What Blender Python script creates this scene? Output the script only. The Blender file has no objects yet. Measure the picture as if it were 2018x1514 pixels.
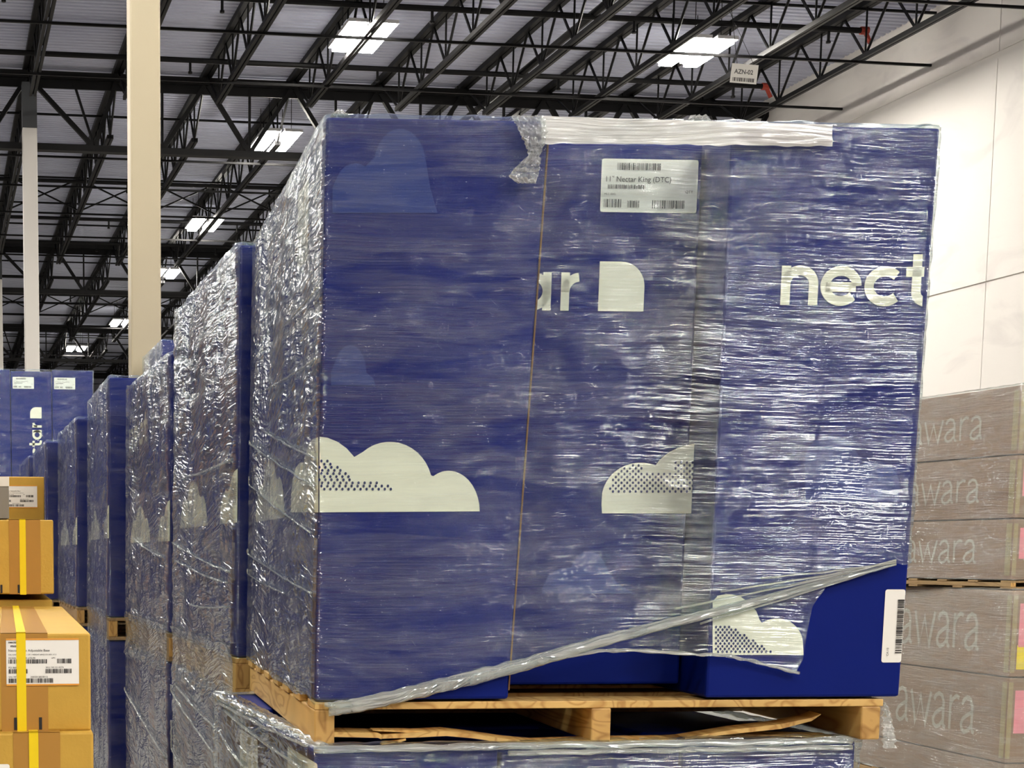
import bpy, math, random
import numpy as np
from mathutils import Vector, Matrix, noise as mn
random.seed(7)
S = bpy.context.scene
COL = S.collection
R = math.radians

# ------------------------------------------------------------------ camera
F, PX, PY, CAMH = 3300.0, 400.0, 1480.0, 1.5      # focal length and principal point of the 2018x1514 frame
TH, PSI = R(6.7743), R(8.8933)
cam_data = bpy.data.cameras.new('camera'); cam = bpy.data.objects.new('camera', cam_data); COL.objects.link(cam)
cam.location = (0, 0, CAMH)
cam.rotation_euler = (math.pi / 2 - TH, 0, -PSI)
cam_data.sensor_fit = 'HORIZONTAL'; cam_data.sensor_width = 36
cam_data.lens = 36 * F / 2018
cam_data.shift_x = (1009 - PX) / 2018
cam_data.shift_y = (PY - 757) / 2018
cam_data.clip_end = 300; cam_data.clip_start = 0.05
S.camera = cam
FH = np.array([math.sin(PSI), math.cos(PSI), 0]); RT = np.array([math.cos(PSI), -math.sin(PSI), 0]); ZZ = np.array([0, 0, 1.0])
FW = FH * math.cos(TH) - ZZ * math.sin(TH); UP = ZZ * math.cos(TH) + FH * math.sin(TH)
CP = np.array([0, 0, CAMH])
def ray(x, y): return FW + RT * (x - PX) / F + UP * (PY - y) / F
def atY(x, y, Y): d = ray(x, y); return CP + d * Y / d[1]

# ------------------------------------------------------------------ world and exposure
w = bpy.data.worlds.new('world'); S.world = w; w.use_nodes = True
w.node_tree.nodes['Background'].inputs[0].default_value = (0.80, 0.84, 1.0, 1)
w.node_tree.nodes['Background'].inputs[1].default_value = 0.10
S.view_settings.view_transform = 'Standard'; S.view_settings.look = 'None'
S.view_settings.gamma = 1; S.view_settings.use_curve_mapping = False
S.view_settings.exposure = -1.38
LAMP = 520.0          # luminance of the fixture lenses

# ------------------------------------------------------------------ materials
MATS = {}
def new_mat(name):
    m = bpy.data.materials.new(name); m.use_nodes = True; nt = m.node_tree; nt.nodes.clear()
    o = nt.nodes.new('ShaderNodeOutputMaterial'); MATS[name] = m
    return m, nt, o
def N(nt, t, **kw):
    n = nt.nodes.new(t)
    for k, v in kw.items():
        if k.startswith('i_'):
            k2 = k[2:]; n.inputs[int(k2) if k2.isdigit() else k2.replace('_', ' ')].default_value = v
        else: setattr(n, k, v)
    return n
def plain(name, col, rough=0.5, spec=0.5, metal=0, var=0.0, vscale=8, bump=0.0, bscale=60):
    m, nt, o = new_mat(name); L = nt.links
    p = N(nt, 'ShaderNodeBsdfPrincipled', i_Roughness=rough, i_Metallic=metal)
    p.inputs['Specular IOR Level'].default_value = spec
    p.inputs['Base Color'].default_value = (*col, 1)
    L.new(p.outputs[0], o.inputs[0])
    tc = N(nt, 'ShaderNodeTexCoord')
    if var:
        n = N(nt, 'ShaderNodeTexNoise', i_Scale=vscale, i_Detail=5.0); L.new(tc.outputs['Object'], n.inputs['Vector'])
        mx = N(nt, 'ShaderNodeMix', data_type='RGBA'); mx.inputs[6].default_value = (*[c * (1 - var) for c in col], 1)
        mx.inputs[7].default_value = (*[min(1, c * (1 + var)) for c in col], 1)
        L.new(n.outputs[0], mx.inputs[0]); L.new(mx.outputs[2], p.inputs['Base Color'])
    if bump:
        n2 = N(nt, 'ShaderNodeTexNoise', i_Scale=bscale, i_Detail=3.0); L.new(tc.outputs['Object'], n2.inputs['Vector'])
        b = N(nt, 'ShaderNodeBump', i_Distance=bump); L.new(n2.outputs[0], b.inputs['Height']); L.new(b.outputs[0], p.inputs['Normal'])
    return m
plain('blue_card', (0.0012, 0.0095, 0.140), 0.5, 0.12, var=0.12, vscale=5, bump=0.0006, bscale=25)
plain('faint_print', (0.022, 0.042, 0.21), 0.5, 0.2)
plain('white_print', (0.84, 0.81, 0.68), 0.5, 0.4, var=0.04)
plain('dot_print', (0.02, 0.03, 0.12), 0.5, 0.3)
plain('label_paper', (0.86, 0.85, 0.80), 0.55, 0.3)
plain('ink', (0.02, 0.02, 0.022), 0.6, 0.3)
plain('grey_ink', (0.12, 0.12, 0.12), 0.6, 0.3)
plain('orange_edge', (0.75, 0.33, 0.05), 0.5, 0.3)
plain('pink_paper', (0.85, 0.28, 0.33), 0.6, 0.3)
plain('yellow_paper', (0.9, 0.66, 0.02), 0.6, 0.3)
plain('cardboard', (0.53, 0.32, 0.05), 0.6, 0.3, var=0.10, vscale=30, bump=0.0004, bscale=200)
plain('cardboard_tape', (0.42, 0.215, 0.045), 0.28, 0.5, var=0.05)
plain('kraft', (0.29, 0.175, 0.115), 0.6, 0.3, var=0.08, vscale=6)
plain('kraft_print', (0.44, 0.36, 0.29), 0.6, 0.3)
plain('kraft_tape', (0.36, 0.26, 0.13), 0.35, 0.5)
plain('seam_edge', (0.16, 0.085, 0.04), 0.7, 0.2)
plain('strap', (0.85, 0.62, 0.01), 0.35, 0.5)
plain('black_steel', (0.006, 0.006, 0.0065), 0.45, 0.12, var=0.2, vscale=3)
plain('girder_steel', (0.008, 0.008, 0.0085), 0.5, 0.15)
plain('column_cream', (0.37, 0.325, 0.225), 0.45, 0.4, var=0.04, vscale=2)
plain('column_white', (0.62, 0.60, 0.56), 0.45, 0.4, var=0.04, vscale=2)
plain('column_grey', (0.055, 0.06, 0.065), 0.5, 0.4)
plain('red_cap', (0.30, 0.035, 0.02), 0.5, 0.4)
plain('housing', (0.5, 0.5, 0.5), 0.4, 0.5)
plain('floor_concrete', (0.30, 0.285, 0.265), 0.35, 0.5, var=0.1, vscale=1.5)
plain('white_sheet', (0.75, 0.74, 0.70), 0.5, 0.4)
plain('void_black', (0.003, 0.003, 0.003), 0.9, 0.0)
plain('grey_sheet', (0.22, 0.21, 0.19), 0.5, 0.4)

def deck_mat():
    m, nt, o = new_mat('deck'); L = nt.links
    p = N(nt, 'ShaderNodeBsdfPrincipled', i_Roughness=0.9); L.new(p.outputs[0], o.inputs[0])
    tc = N(nt, 'ShaderNodeTexCoord'); n = N(nt, 'ShaderNodeTexNoise', i_Scale=0.35, i_Detail=6.0)
    L.new(tc.outputs['Object'], n.inputs['Vector'])
    c = N(nt, 'ShaderNodeValToRGB'); c.color_ramp.elements[0].position = 0.3; c.color_ramp.elements[1].position = 0.7
    c.color_ramp.elements[0].color = (0.42, 0.45, 0.57, 1); c.color_ramp.elements[1].color = (0.54, 0.57, 0.68, 1)
    L.new(n.outputs[0], c.inputs[0]); L.new(c.outputs[0], p.inputs['Base Color'])
deck_mat()

def wall_mat():
    m, nt, o = new_mat('wall_paint'); L = nt.links
    p = N(nt, 'ShaderNodeBsdfPrincipled', i_Roughness=0.6); L.new(p.outputs[0], o.inputs[0])
    tc = N(nt, 'ShaderNodeTexCoord'); mp = N(nt, 'ShaderNodeMapping'); mp.inputs['Scale'].default_value = (1, 0.5, 1.3)
    n = N(nt, 'ShaderNodeTexNoise', i_Scale=1.6, i_Detail=9.0, i_Distortion=1.2)
    L.new(tc.outputs['Object'], mp.inputs[0]); L.new(mp.outputs[0], n.inputs['Vector'])
    c = N(nt, 'ShaderNodeValToRGB'); c.color_ramp.elements[0].position = 0.30; c.color_ramp.elements[1].position = 0.46
    c.color_ramp.elements[0].color = (0.72, 0.69, 0.66, 1); c.color_ramp.elements[1].color = (0.80, 0.77, 0.73, 1)
    L.new(n.outputs[0], c.inputs[0]); L.new(c.outputs[0], p.inputs['Base Color'])
wall_mat()

def wood_mat(name, c0, c1):
    m, nt, o = new_mat(name); L = nt.links
    p = N(nt, 'ShaderNodeBsdfPrincipled', i_Roughness=0.55); L.new(p.outputs[0], o.inputs[0])
    uv = N(nt, 'ShaderNodeTexCoord'); mp = N(nt, 'ShaderNodeMapping'); mp.inputs['Scale'].default_value = (12, 1.6, 14)
    L.new(uv.outputs['Object'], mp.inputs[0])
    n = N(nt, 'ShaderNodeTexNoise', i_Scale=1.0, i_Detail=2.0, i_Distortion=0.5); L.new(mp.outputs[0], n.inputs['Vector'])
    mt = N(nt, 'ShaderNodeMath', operation='MULTIPLY'); mt.inputs[1].default_value = 9.0; L.new(n.outputs[0], mt.inputs[0])
    fr = N(nt, 'ShaderNodeMath', operation='PINGPONG'); fr.inputs[1].default_value = 0.5; L.new(mt.outputs[0], fr.inputs[0])
    c = N(nt, 'ShaderNodeValToRGB'); c.color_ramp.elements[0].position = 0.0; c.color_ramp.elements[1].position = 0.28
    c.color_ramp.elements[0].color = (*c0, 1); c.color_ramp.elements[1].color = (*c1, 1)
    L.new(fr.outputs[0], c.inputs[0])
    n2 = N(nt, 'ShaderNodeTexNoise', i_Scale=7.0, i_Detail=3.0); L.new(uv.outputs['Object'], n2.inputs['Vector'])
    mx = N(nt, 'ShaderNodeMix', data_type='RGBA', blend_type='MULTIPLY'); mx.inputs[0].default_value = 0.45
    L.new(c.outputs[0], mx.inputs[6]); L.new(n2.outputs[0], mx.inputs[7]); L.new(mx.outputs[2], p.inputs['Base Color'])
wood_mat('wood', (0.58, 0.31, 0.08), (0.84, 0.54, 0.18))
wood_mat('wood_end', (0.44, 0.23, 0.06), (0.70, 0.42, 0.13))
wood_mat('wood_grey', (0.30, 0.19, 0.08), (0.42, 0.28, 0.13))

def film_mat(name, haze=0.10, hazevar=0.35, crinkle=0.0, strength=0.9, rough=0.16, base=0.05, graze=0.75, slope=4.0, sx=3.0, sy=110.0,
             vertical=0.0, tint=(0.72, 0.76, 0.73), cling=0.5, wobble=0.04, dist=0.2, hmin=0.5, pmin=0.45, bx=2.0):
    """stretch film: clear sheet, horizontal stretch ripples in the bump, cloudy where it does not cling to the box"""
    m, nt, o = new_mat(name); L = nt.links
    uv = N(nt, 'ShaderNodeUVMap'); uv.uv_map = 'UVMap'
    wob = N(nt, 'ShaderNodeTexNoise', i_Scale=1.7, i_Detail=2.0, noise_dimensions='2D'); L.new(uv.outputs[0], wob.inputs['Vector'])
    # gentle slant that changes over the sheet
    sub = N(nt, 'ShaderNodeVectorMath', operation='SUBTRACT'); sub.inputs[1].default_value = (0.5, 0.5, 0.5)
    L.new(wob.outputs[1], sub.inputs[0])
    sc = N(nt, 'ShaderNodeVectorMath', operation='MULTIPLY'); sc.inputs[1].default_value = (0.0, wobble + crinkle * 0.25, 0)
    L.new(sub.outputs[0], sc.inputs[0])
    ad = N(nt, 'ShaderNodeVectorMath', operation='ADD'); L.new(uv.outputs[0], ad.inputs[0]); L.new(sc.outputs[0], ad.inputs[1])
    def streak(rot, kx, ky, detail, dist=0.0):
        mp = N(nt, 'ShaderNodeMapping'); mp.inputs['Rotation'].default_value = (0, 0, R(rot)); mp.inputs['Scale'].default_value = (kx, ky, 1)
        L.new(ad.outputs[0], mp.inputs[0])
        n = N(nt, 'ShaderNodeTexNoise', i_Scale=1.0, i_Detail=detail, i_Distortion=dist, noise_dimensions='2D'); L.new(mp.outputs[0], n.inputs['Vector'])
        return n.outputs[0]
    def math_(op, a, b):
        n = N(nt, 'ShaderNodeMath', operation=op)
        for i, v in enumerate((a, b)):
            if v is None: continue
            if hasattr(v, 'links'): L.new(v, n.inputs[i])
            else: n.inputs[i].default_value = v
        return n.outputs[0]
    a = streak(slope, sx, sy, 4.0, dist)
    b = streak(slope * 0.5, sx * bx, sy * 2.1, 2.0, dist)
    h = math_('ADD', math_('MULTIPLY', a, 0.8), math_('MULTIPLY', b, 0.5))
    if crinkle:
        c = streak(-28, 11, 75, 3.0, 0.8)
        h = math_('ADD', math_('MULTIPLY', h, 1 - 0.5 * crinkle), math_('MULTIPLY', c, crinkle * 1.4))
    if vertical:
        v = streak(2, 45, 2.0, 3.0, 0.4)
        h = math_('ADD', h, math_('MULTIPLY', v, vertical))
    rg = streak(slope * 1.3, sx * 0.45, sy * 0.5, 2.0, 0.1)
    ra = math_('MULTIPLY', math_('ABSOLUTE', math_('SUBTRACT', rg, 0.5), None), 16.0)
    rn = math_('MAXIMUM', math_('SUBTRACT', 1.0, ra), 0.0)
    h = math_('ADD', h, math_('MULTIPLY', rn, 0.30))
    big = streak(8, 1.5, 4.5, 3.0, 0.8)
    rmp = N(nt, 'ShaderNodeMapRange', i_1=0.36, i_2=0.66, i_3=hmin, i_4=1.0); L.new(big, rmp.inputs[0])
    h = math_('MULTIPLY', h, rmp.outputs[0])
    bp = N(nt, 'ShaderNodeBump', i_Strength=strength, i_Distance=0.012); L.new(h, bp.inputs['Height'])
    # cloudy patches with stepped, streaky borders
    pt = streak(2, 2.2, 16.0, 5.0, 1.0)
    pr = N(nt, 'ShaderNodeMapRange', i_1=cling - 0.035, i_2=cling + 0.035, i_3=0.0, i_4=1.0); L.new(pt, pr.inputs[0])
    fs = N(nt, 'ShaderNodeMapRange', i_1=0.35, i_2=0.75, i_3=0.35, i_4=1.0); L.new(a, fs.inputs[0])
    hz = math_('ADD', haze, math_('MULTIPLY', math_('MULTIPLY', pr.outputs[0], fs.outputs[0]), hazevar))
    tr = N(nt, 'ShaderNodeBsdfTransparent'); tr.inputs[0].default_value = (0.90, 0.965, 0.965, 1)
    gl = N(nt, 'ShaderNodeBsdfGlossy', i_Roughness=rough); gl.inputs[0].default_value = (0.93, 0.99, 1.0, 1); L.new(bp.outputs[0], gl.inputs['Normal'])
    df = N(nt, 'ShaderNodeBsdfDiffuse'); df.inputs[0].default_value = (*tint, 1); L.new(bp.outputs[0], df.inputs['Normal'])
    tl = N(nt, 'ShaderNodeBsdfTranslucent'); tl.inputs[0].default_value = (*tint, 1)
    dm = N(nt, 'ShaderNodeMixShader'); dm.inputs[0].default_value = 0.35; L.new(df.outputs[0], dm.inputs[1]); L.new(tl.outputs[0], dm.inputs[2])
    lw = N(nt, 'ShaderNodeLayerWeight'); lw.inputs[0].default_value = 0.5
    f3 = math_('POWER', lw.outputs['Facing'], 3.0)
    pb = streak(-3, 1.6, 9.0, 4.0, 1.2)
    pbr = N(nt, 'ShaderNodeMapRange', i_1=0.44, i_2=0.54, i_3=pmin, i_4=1.0); L.new(pb, pbr.inputs[0])
    ff = math_('ADD', math_('MULTIPLY', pbr.outputs[0], base), math_('MULTIPLY', f3, graze))
    fh = math_('ADD', hz, math_('MULTIPLY', f3, graze * 0.20))
    cl = N(nt, 'ShaderNodeClamp'); L.new(fh, cl.inputs[0]); cl.inputs[2].default_value = 0.95
    m1 = N(nt, 'ShaderNodeMixShader'); L.new(cl.outputs[0], m1.inputs[0]); L.new(tr.outputs[0], m1.inputs[1]); L.new(dm.outputs[0], m1.inputs[2])
    m2 = N(nt, 'ShaderNodeMixShader'); L.new(ff, m2.inputs[0]); L.new(m1.outputs[0], m2.inputs[1]); L.new(gl.outputs[0], m2.inputs[2])
    L.new(m2.outputs[0], o.inputs[0])
    return m
film_mat('film_front', haze=0.0, hazevar=0.09, base=0.135, rough=0.075, strength=0.46, sx=1.8, sy=150)
film_mat('film_side', haze=0.02, hazevar=0.36, crinkle=0.45, base=0.16, graze=0.75, slope=-20, sx=4, sy=60, rough=0.12, strength=0.65, tint=(0.84, 0.85, 0.80), cling=0.52)
film_mat('film_plain', haze=0.01, hazevar=0.07, crinkle=0.3, base=0.06, strength=0.5, graze=0.4)
film_mat('film_brown', haze=0.025, hazevar=0.10, vertical=0.7, base=0.16, slope=3, strength=0.4)
film_mat('film_bunched', haze=0.30, hazevar=0.30, crinkle=0.5, base=0.30, rough=0.14, strength=0.7, tint=(0.92, 0.92, 0.89))
film_mat('film_band', haze=0.70, hazevar=0.25, crinkle=0.1, base=0.25, rough=0.16, strength=0.5, tint=(0.95, 0.95, 0.92))  # heavy white haze puts the band's glare into the colour

def lamp_mat():
    m, nt, o = new_mat('lamp_lens'); e = N(nt, 'ShaderNodeEmission'); e.inputs[0].default_value = (1.0, 0.94, 0.85, 1); e.inputs[1].default_value = LAMP
    nt.links.new(e.outputs[0], o.inputs[0])
lamp_mat()

# ------------------------------------------------------------------ object helpers
def empty(name, loc, label=None, cat=None, group=None):
    o = bpy.data.objects.new(name, None); COL.objects.link(o); o.location = loc; o.empty_display_size = 0.1
    if label: tag(o, label, cat, group)
    return o
def tag(o, label=None, cat=None, group=None, kind=None):
    if label: o['label'] = label
    if cat: o['category'] = cat
    if group: o['group'] = group
    if kind: o['kind'] = kind
    return o
class MB:
    """collects geometry in world coordinates"""
    def __init__(s): s.v = []; s.f = []; s.mi = []; s.uv = []
    def add(s, vs, fs, mi=0):
        b = len(s.v); s.v += [tuple(map(float, p)) for p in vs]
        for f in fs: s.f.append(tuple(b + i for i in f)); s.mi.append(mi)
        return s
    def hexa(s, c, mi=0):   # 8 corners: bottom 4 ccw, top 4
        return s.add(c, [(0, 3, 2, 1), (4, 5, 6, 7), (0, 1, 5, 4), (1, 2, 6, 5), (2, 3, 7, 6), (3, 0, 4, 7)], mi)
    def box(s, x0, x1, y0, y1, z0, z1, fr=None, mi=0):
        c = [(x0, y0, z0), (x1, y0, z0), (x1, y1, z0), (x0, y1, z0), (x0, y0, z1), (x1, y0, z1), (x1, y1, z1), (x0, y1, z1)]
        if fr: c = [fr.w(*p) for p in c]
        return s.hexa(c, mi)
    def beam(s, a, b, wx, wz, mi=0):
        a = Vector(a); b = Vector(b); d = (b - a).normalized()
        side = d.cross(Vector((0, 0, 1)))
        if side.length < 1e-4: side = Vector((1, 0, 0))
        side.normalize(); up = side.cross(d).normalized()
        c = []
        for p in (a, b):
            for (i, j) in ((-1, -1), (1, -1), (1, 1), (-1, 1)): c.append(p + side * wx / 2 * i + up * wz / 2 * j)
        return s.add(c, [(0, 1, 2, 3), (7, 6, 5, 4), (0, 4, 5, 1), (1, 5, 6, 2), (2, 6, 7, 3), (3, 7, 4, 0)], mi)
    def tube(s, pts, r, n=6, mi=0, cap=True):
        pts = [Vector(p) for p in pts]; base = len(s.v); rr = r if hasattr(r, '__len__') else [r] * len(pts)
        for i, p in enumerate(pts):
            d = (pts[min(i + 1, len(pts) - 1)] - pts[max(i - 1, 0)]).normalized()
            a = d.cross(Vector((0.13, 0.21, 0.97)))
            if a.length < 1e-3: a = d.cross(Vector((1, 0, 0)))
            a.normalize(); b = d.cross(a)
            for k in range(n):
                t = 2 * math.pi * k / n; s.v.append(tuple(p + (a * math.cos(t) + b * math.sin(t)) * rr[i]))
        for i in range(len(pts) - 1):
            for k in range(n):
                q = base + i * n; s.f.append((q + k, q + (k + 1) % n, q + n + (k + 1) % n, q + n + k)); s.mi.append(mi)
        if cap:
            s.f.append(tuple(base + k for k in range(n))[::-1]); s.mi.append(mi)
            e = base + (len(pts) - 1) * n; s.f.append(tuple(e + k for k in range(n))); s.mi.append(mi)
        return s
    def build(s, name, mats, parent=None, loc=None, smooth=False, bevel=0):
        me = bpy.data.meshes.new(name)
        if parent is not None:
            base = parent.location.copy(); p = parent.parent
            while p is not None: base += p.location; p = p.parent
            L0 = Vector((0, 0, 0))
        else: base = Vector(loc) if loc is not None else Vector((0, 0, 0)); L0 = base
        V = np.array(s.v) - np.array(base)
        me.from_pydata([tuple(p) for p in V], [], s.f)
        if isinstance(mats, str): mats = [mats]
        for m in mats: me.materials.append(MATS[m])
        if len(mats) > 1: me.polygons.foreach_set('material_index', s.mi)
        if smooth: me.polygons.foreach_set('use_smooth', [True] * len(me.polygons))
        if s.uv:
            ul = me.uv_layers.new(name='UVMap'); uv = s.uv
            li = np.zeros(len(me.loops), dtype=np.int32); me.loops.foreach_get('vertex_index', li)
            ul.data.foreach_set('uv', np.array(uv, dtype=np.float32)[li].ravel())
        me.update()
        o = bpy.data.objects.new(name, me); COL.objects.link(o); o.location = L0
        if parent is not None: o.parent = parent
        if bevel:
            b = o.modifiers.new('bevel', 'BEVEL'); b.width = bevel; b.segments = 2; b.limit_method = 'ANGLE'
        return o

class Frame:
    """load frame: u to the right along the front, v into the depth, w up; the load may lean sideways"""
    def __init__(s, ox, oy, oz, yaw, lean=0.0):
        s.o = np.array([ox, oy, oz], float); c, n = math.cos(R(yaw)), math.sin(R(yaw))
        s.u = np.array([c, n, 0]); s.v = np.array([-n, c, 0]); s.lean = lean
    def w(s, u, v, w): return tuple(s.o + s.u * (u + s.lean * w) + s.v * v + ZZ * w)
    def pick_v(s, x, y, v0):      # point of the plane v = v0 seen at a pixel
        d = ray(x, y); t = (v0 - (CP - s.o) @ s.v) / (d @ s.v); p = CP + d * t - s.o
        return (p @ s.u - s.lean * p[2], p[2])
    def pick_u(s, x, y, u0):      # point of the plane u = u0
        d = ray(x, y); n = s.u - ZZ * s.lean; t = (u0 - (CP - s.o) @ n) / (d @ n); p = CP + d * t - s.o
        return (p @ s.v, p[2])

def poly_on(mb, pts3, mi=0):
    from mathutils.geometry import tessellate_polygon
    tris = tessellate_polygon([[Vector(p) for p in pts3]])
    mb.add(pts3, [tuple(t) for t in tris], mi)

# ---------------------------------------------------------------- stroke lettering
def arc(cx, cy, r, a0, a1, n=14, ry=None):
    ry = ry or r
    return [(cx + r * math.cos(R(a0 + (a1 - a0) * i / n)), cy + ry * math.sin(R(a0 + (a1 - a0) * i / n))) for i in range(n + 1)]
GEO = {  # round geometric lower case, x-height 1
    'n': (0.95, [[(.12, 0), (.12, 1)], arc(.455, .55, .335, 180, 0) + [(.79, 0)]]),
    'e': (1.06, [arc(.5, .5, .385, 0, 318, 26), [(.13, .47), (.86, .47)]]),
    'c': (1.00, [arc(.5, .5, .385, 45, 315, 22)]),
    't': (0.74, [[(.26, 1.33), (.26, .36)] + arc(.50, .36, .24, 180, 270, 6) + [(.66, .12)], [(.0, .88), (.62, .88)]]),
    'a': (1.26, [arc(.5, .5, .385, 0, 360, 30), [(.885, 0), (.885, 1)]]),
    'r': (0.66, [[(.12, 0), (.12, 1)], arc(.52, .48, .40, 180, 95, 9)])}
HUM = {  # light two-storey letters
    'a': (0.80, [[(.08, .78), (.14, .92), (.30, 1.0), (.46, .95), (.55, .76), (.55, .14), (.60, .04), (.68, .02)],
                 [(.55, .60), (.34, .50), (.14, .38), (.05, .22), (.09, .07), (.22, .0), (.38, .05), (.55, .22)]]),
    'w': (1.12, [[(.0, 1), (.27, 0), (.50, .85), (.76, 0), (1.02, 1)]]),
    'r': (0.58, [[(.08, 0), (.08, 1)], [(.08, .70), (.20, .90), (.36, 1.0), (.50, .95)]])}
def letters(mb, word, place, xh, wd, font=GEO, sx=1.0, x0=0.0, clip=None, mi=0):
    x = x0
    for ch in word:
        adv, strokes = font[ch]
        for st in strokes:
            pts = [(x + p[0] * sx * xh, p[1] * xh) for p in st]; hw = wd * xh / 2
            L_, R_ = [], []
            for i, p in enumerate(pts):
                a = pts[max(i - 1, 0)]; b = pts[min(i + 1, len(pts) - 1)]
                dx, dy = b[0] - a[0], b[1] - a[1]; l = math.hypot(dx, dy) or 1
                k = hw
                if 0 < i < len(pts) - 1:
                    d1 = (p[0] - a[0], p[1] - a[1]); l1 = math.hypot(*d1) or 1
                    k = hw / max(0.45, abs((dx * d1[0] + dy * d1[1]) / (l * l1)))
                nx, ny = -dy / l * k, dx / l * k
                q0, q1 = (p[0] + nx, p[1] + ny), (p[0] - nx, p[1] - ny)
                if clip: q0, q1 = clip(q0), clip(q1)
                L_.append(q0); R_.append(q1)
            n = len(pts)
            mb.add([place(*q) for q in L_] + [place(*q) for q in R_], [(i, i + 1, n + i + 1, n + i) for i in range(n - 1)], mi)
        x += adv * sx * xh
    return x
def dlogo(mb, place, x, y, s, mi=0):
    pts = [(x, y), (x + s * .96, y), (x + s * .96, y + s * .5)] + [(x + s * .46 + s * .5 * math.cos(R(a)), y + s * .5 + s * .5 * math.sin(R(a))) for a in range(10, 91, 10)] + [(x, y + s)]
    poly_on(mb, [place(*p) for p in pts], mi)
def barcode(mb, place, x0, y0, x1, y1, n=34, mi=1, seed=0, horizontal=False):
    rd = random.Random(seed); t = 0.0; L_ = (y1 - y0) if horizontal else (x1 - x0); st = L_ / n
    while t < L_ - st:
        wd = st * rd.choice((.45, .45, .8, 1.2))
        if horizontal: q = [(x0, y0 + t), (x1, y0 + t), (x1, y0 + t + wd), (x0, y0 + t + wd)]
        else: q = [(x0 + t, y0), (x0 + t + wd, y0), (x0 + t + wd, y1), (x0 + t, y1)]
        mb.add([place(*p) for p in q], [(0, 1, 2, 3)], mi); t += wd + st * rd.choice((.4, .55, .9))
def rect(mb, place, x0, y0, x1, y1, mi=0, r=0.0):
    if r:
        pts = []
        for cx, cy, a in ((x1 - r, y0 + r, -90), (x1 - r, y1 - r, 0), (x0 + r, y1 - r, 90), (x0 + r, y0 + r, 180)):
            pts += [(cx + r * math.cos(R(a + t)), cy + r * math.sin(R(a + t))) for t in (0, 30, 60, 90)]
        poly_on(mb, [place(*p) for p in pts], mi)
    else: mb.add([place(*p) for p in ((x0, y0), (x1, y0), (x1, y1), (x0, y1))], [(0, 1, 2, 3)], mi)
def text(mb, place, s, x, y, h, sx=1.0, mi=1, bold=0.0):
    cu = bpy.data.curves.new('t', 'FONT'); cu.body = s; cu.size = 1.0; cu.offset = bold
    ob = bpy.data.objects.new('t', cu); COL.objects.link(ob)
    dg = bpy.context.evaluated_depsgraph_get(); me = bpy.data.meshes.new_from_object(ob.evaluated_get(dg))
    vs = [place(x + v.co.x * h * 1.38 * sx, y + v.co.y * h * 1.38) for v in me.vertices]
    mb.add(vs, [tuple(p.vertices) for p in me.polygons], mi)
    bpy.data.objects.remove(ob); bpy.data.meshes.remove(me); bpy.data.curves.remove(cu)

# =================================================================== SETTING
WX = 14.7
mb = MB(); mb.box(-22, 16, -22, 92, -0.35, -0.15); tag(mb.build('floor', 'floor_concrete'), kind='structure')
# ribbed steel roof deck, ribs run left to right
mb = MB(); y = -22.0; prof = []
while y < 92:
    for dy, dz in ((0, 0), (.075, 0), (.09, .04), (.135, .04)): prof.append((y + dy, 9.50 + dz))
    y += .15
vs = [(-22, p[0], p[1]) for p in prof] + [(15.2, p[0], p[1]) for p in prof]; n = len(prof)
mb.add(vs, [(i, i + 1, n + i + 1, n + i) for i in range(n - 1)])
mb.box(-22, 15.2, -22, 92, 9.60, 9.70)
tag(mb.build('ceiling', 'deck'), kind='structure')
# tilt-up wall on the right: panels with open joints over a set-back backing
mb = MB(); zs = [-.15, 5.29, 8.34, 9.6]; ys = [-22, -15.2, -7.7, -.2, 7.3, 14.8, 22.3, 29.8, 37.3, 44.8, 52.3, 59.8, 67.3, 74.8, 82.3, 92]
for i in range(len(ys) - 1):
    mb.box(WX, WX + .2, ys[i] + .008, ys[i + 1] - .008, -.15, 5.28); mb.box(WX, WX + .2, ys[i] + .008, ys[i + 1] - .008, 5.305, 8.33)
    mb.box(WX + .012, WX + .2, ys[i] + .008, ys[i + 1] - .008, 8.43, 9.6)  # wide groove under this course stands in for a soft shadow band
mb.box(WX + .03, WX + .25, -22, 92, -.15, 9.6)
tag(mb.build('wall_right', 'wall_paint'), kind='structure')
mb = MB(); mb.box(-22, 15.2, 92, 92.2, -.15, 9.6); tag(mb.build('wall_back', 'wall_paint'), kind='structure')

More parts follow.
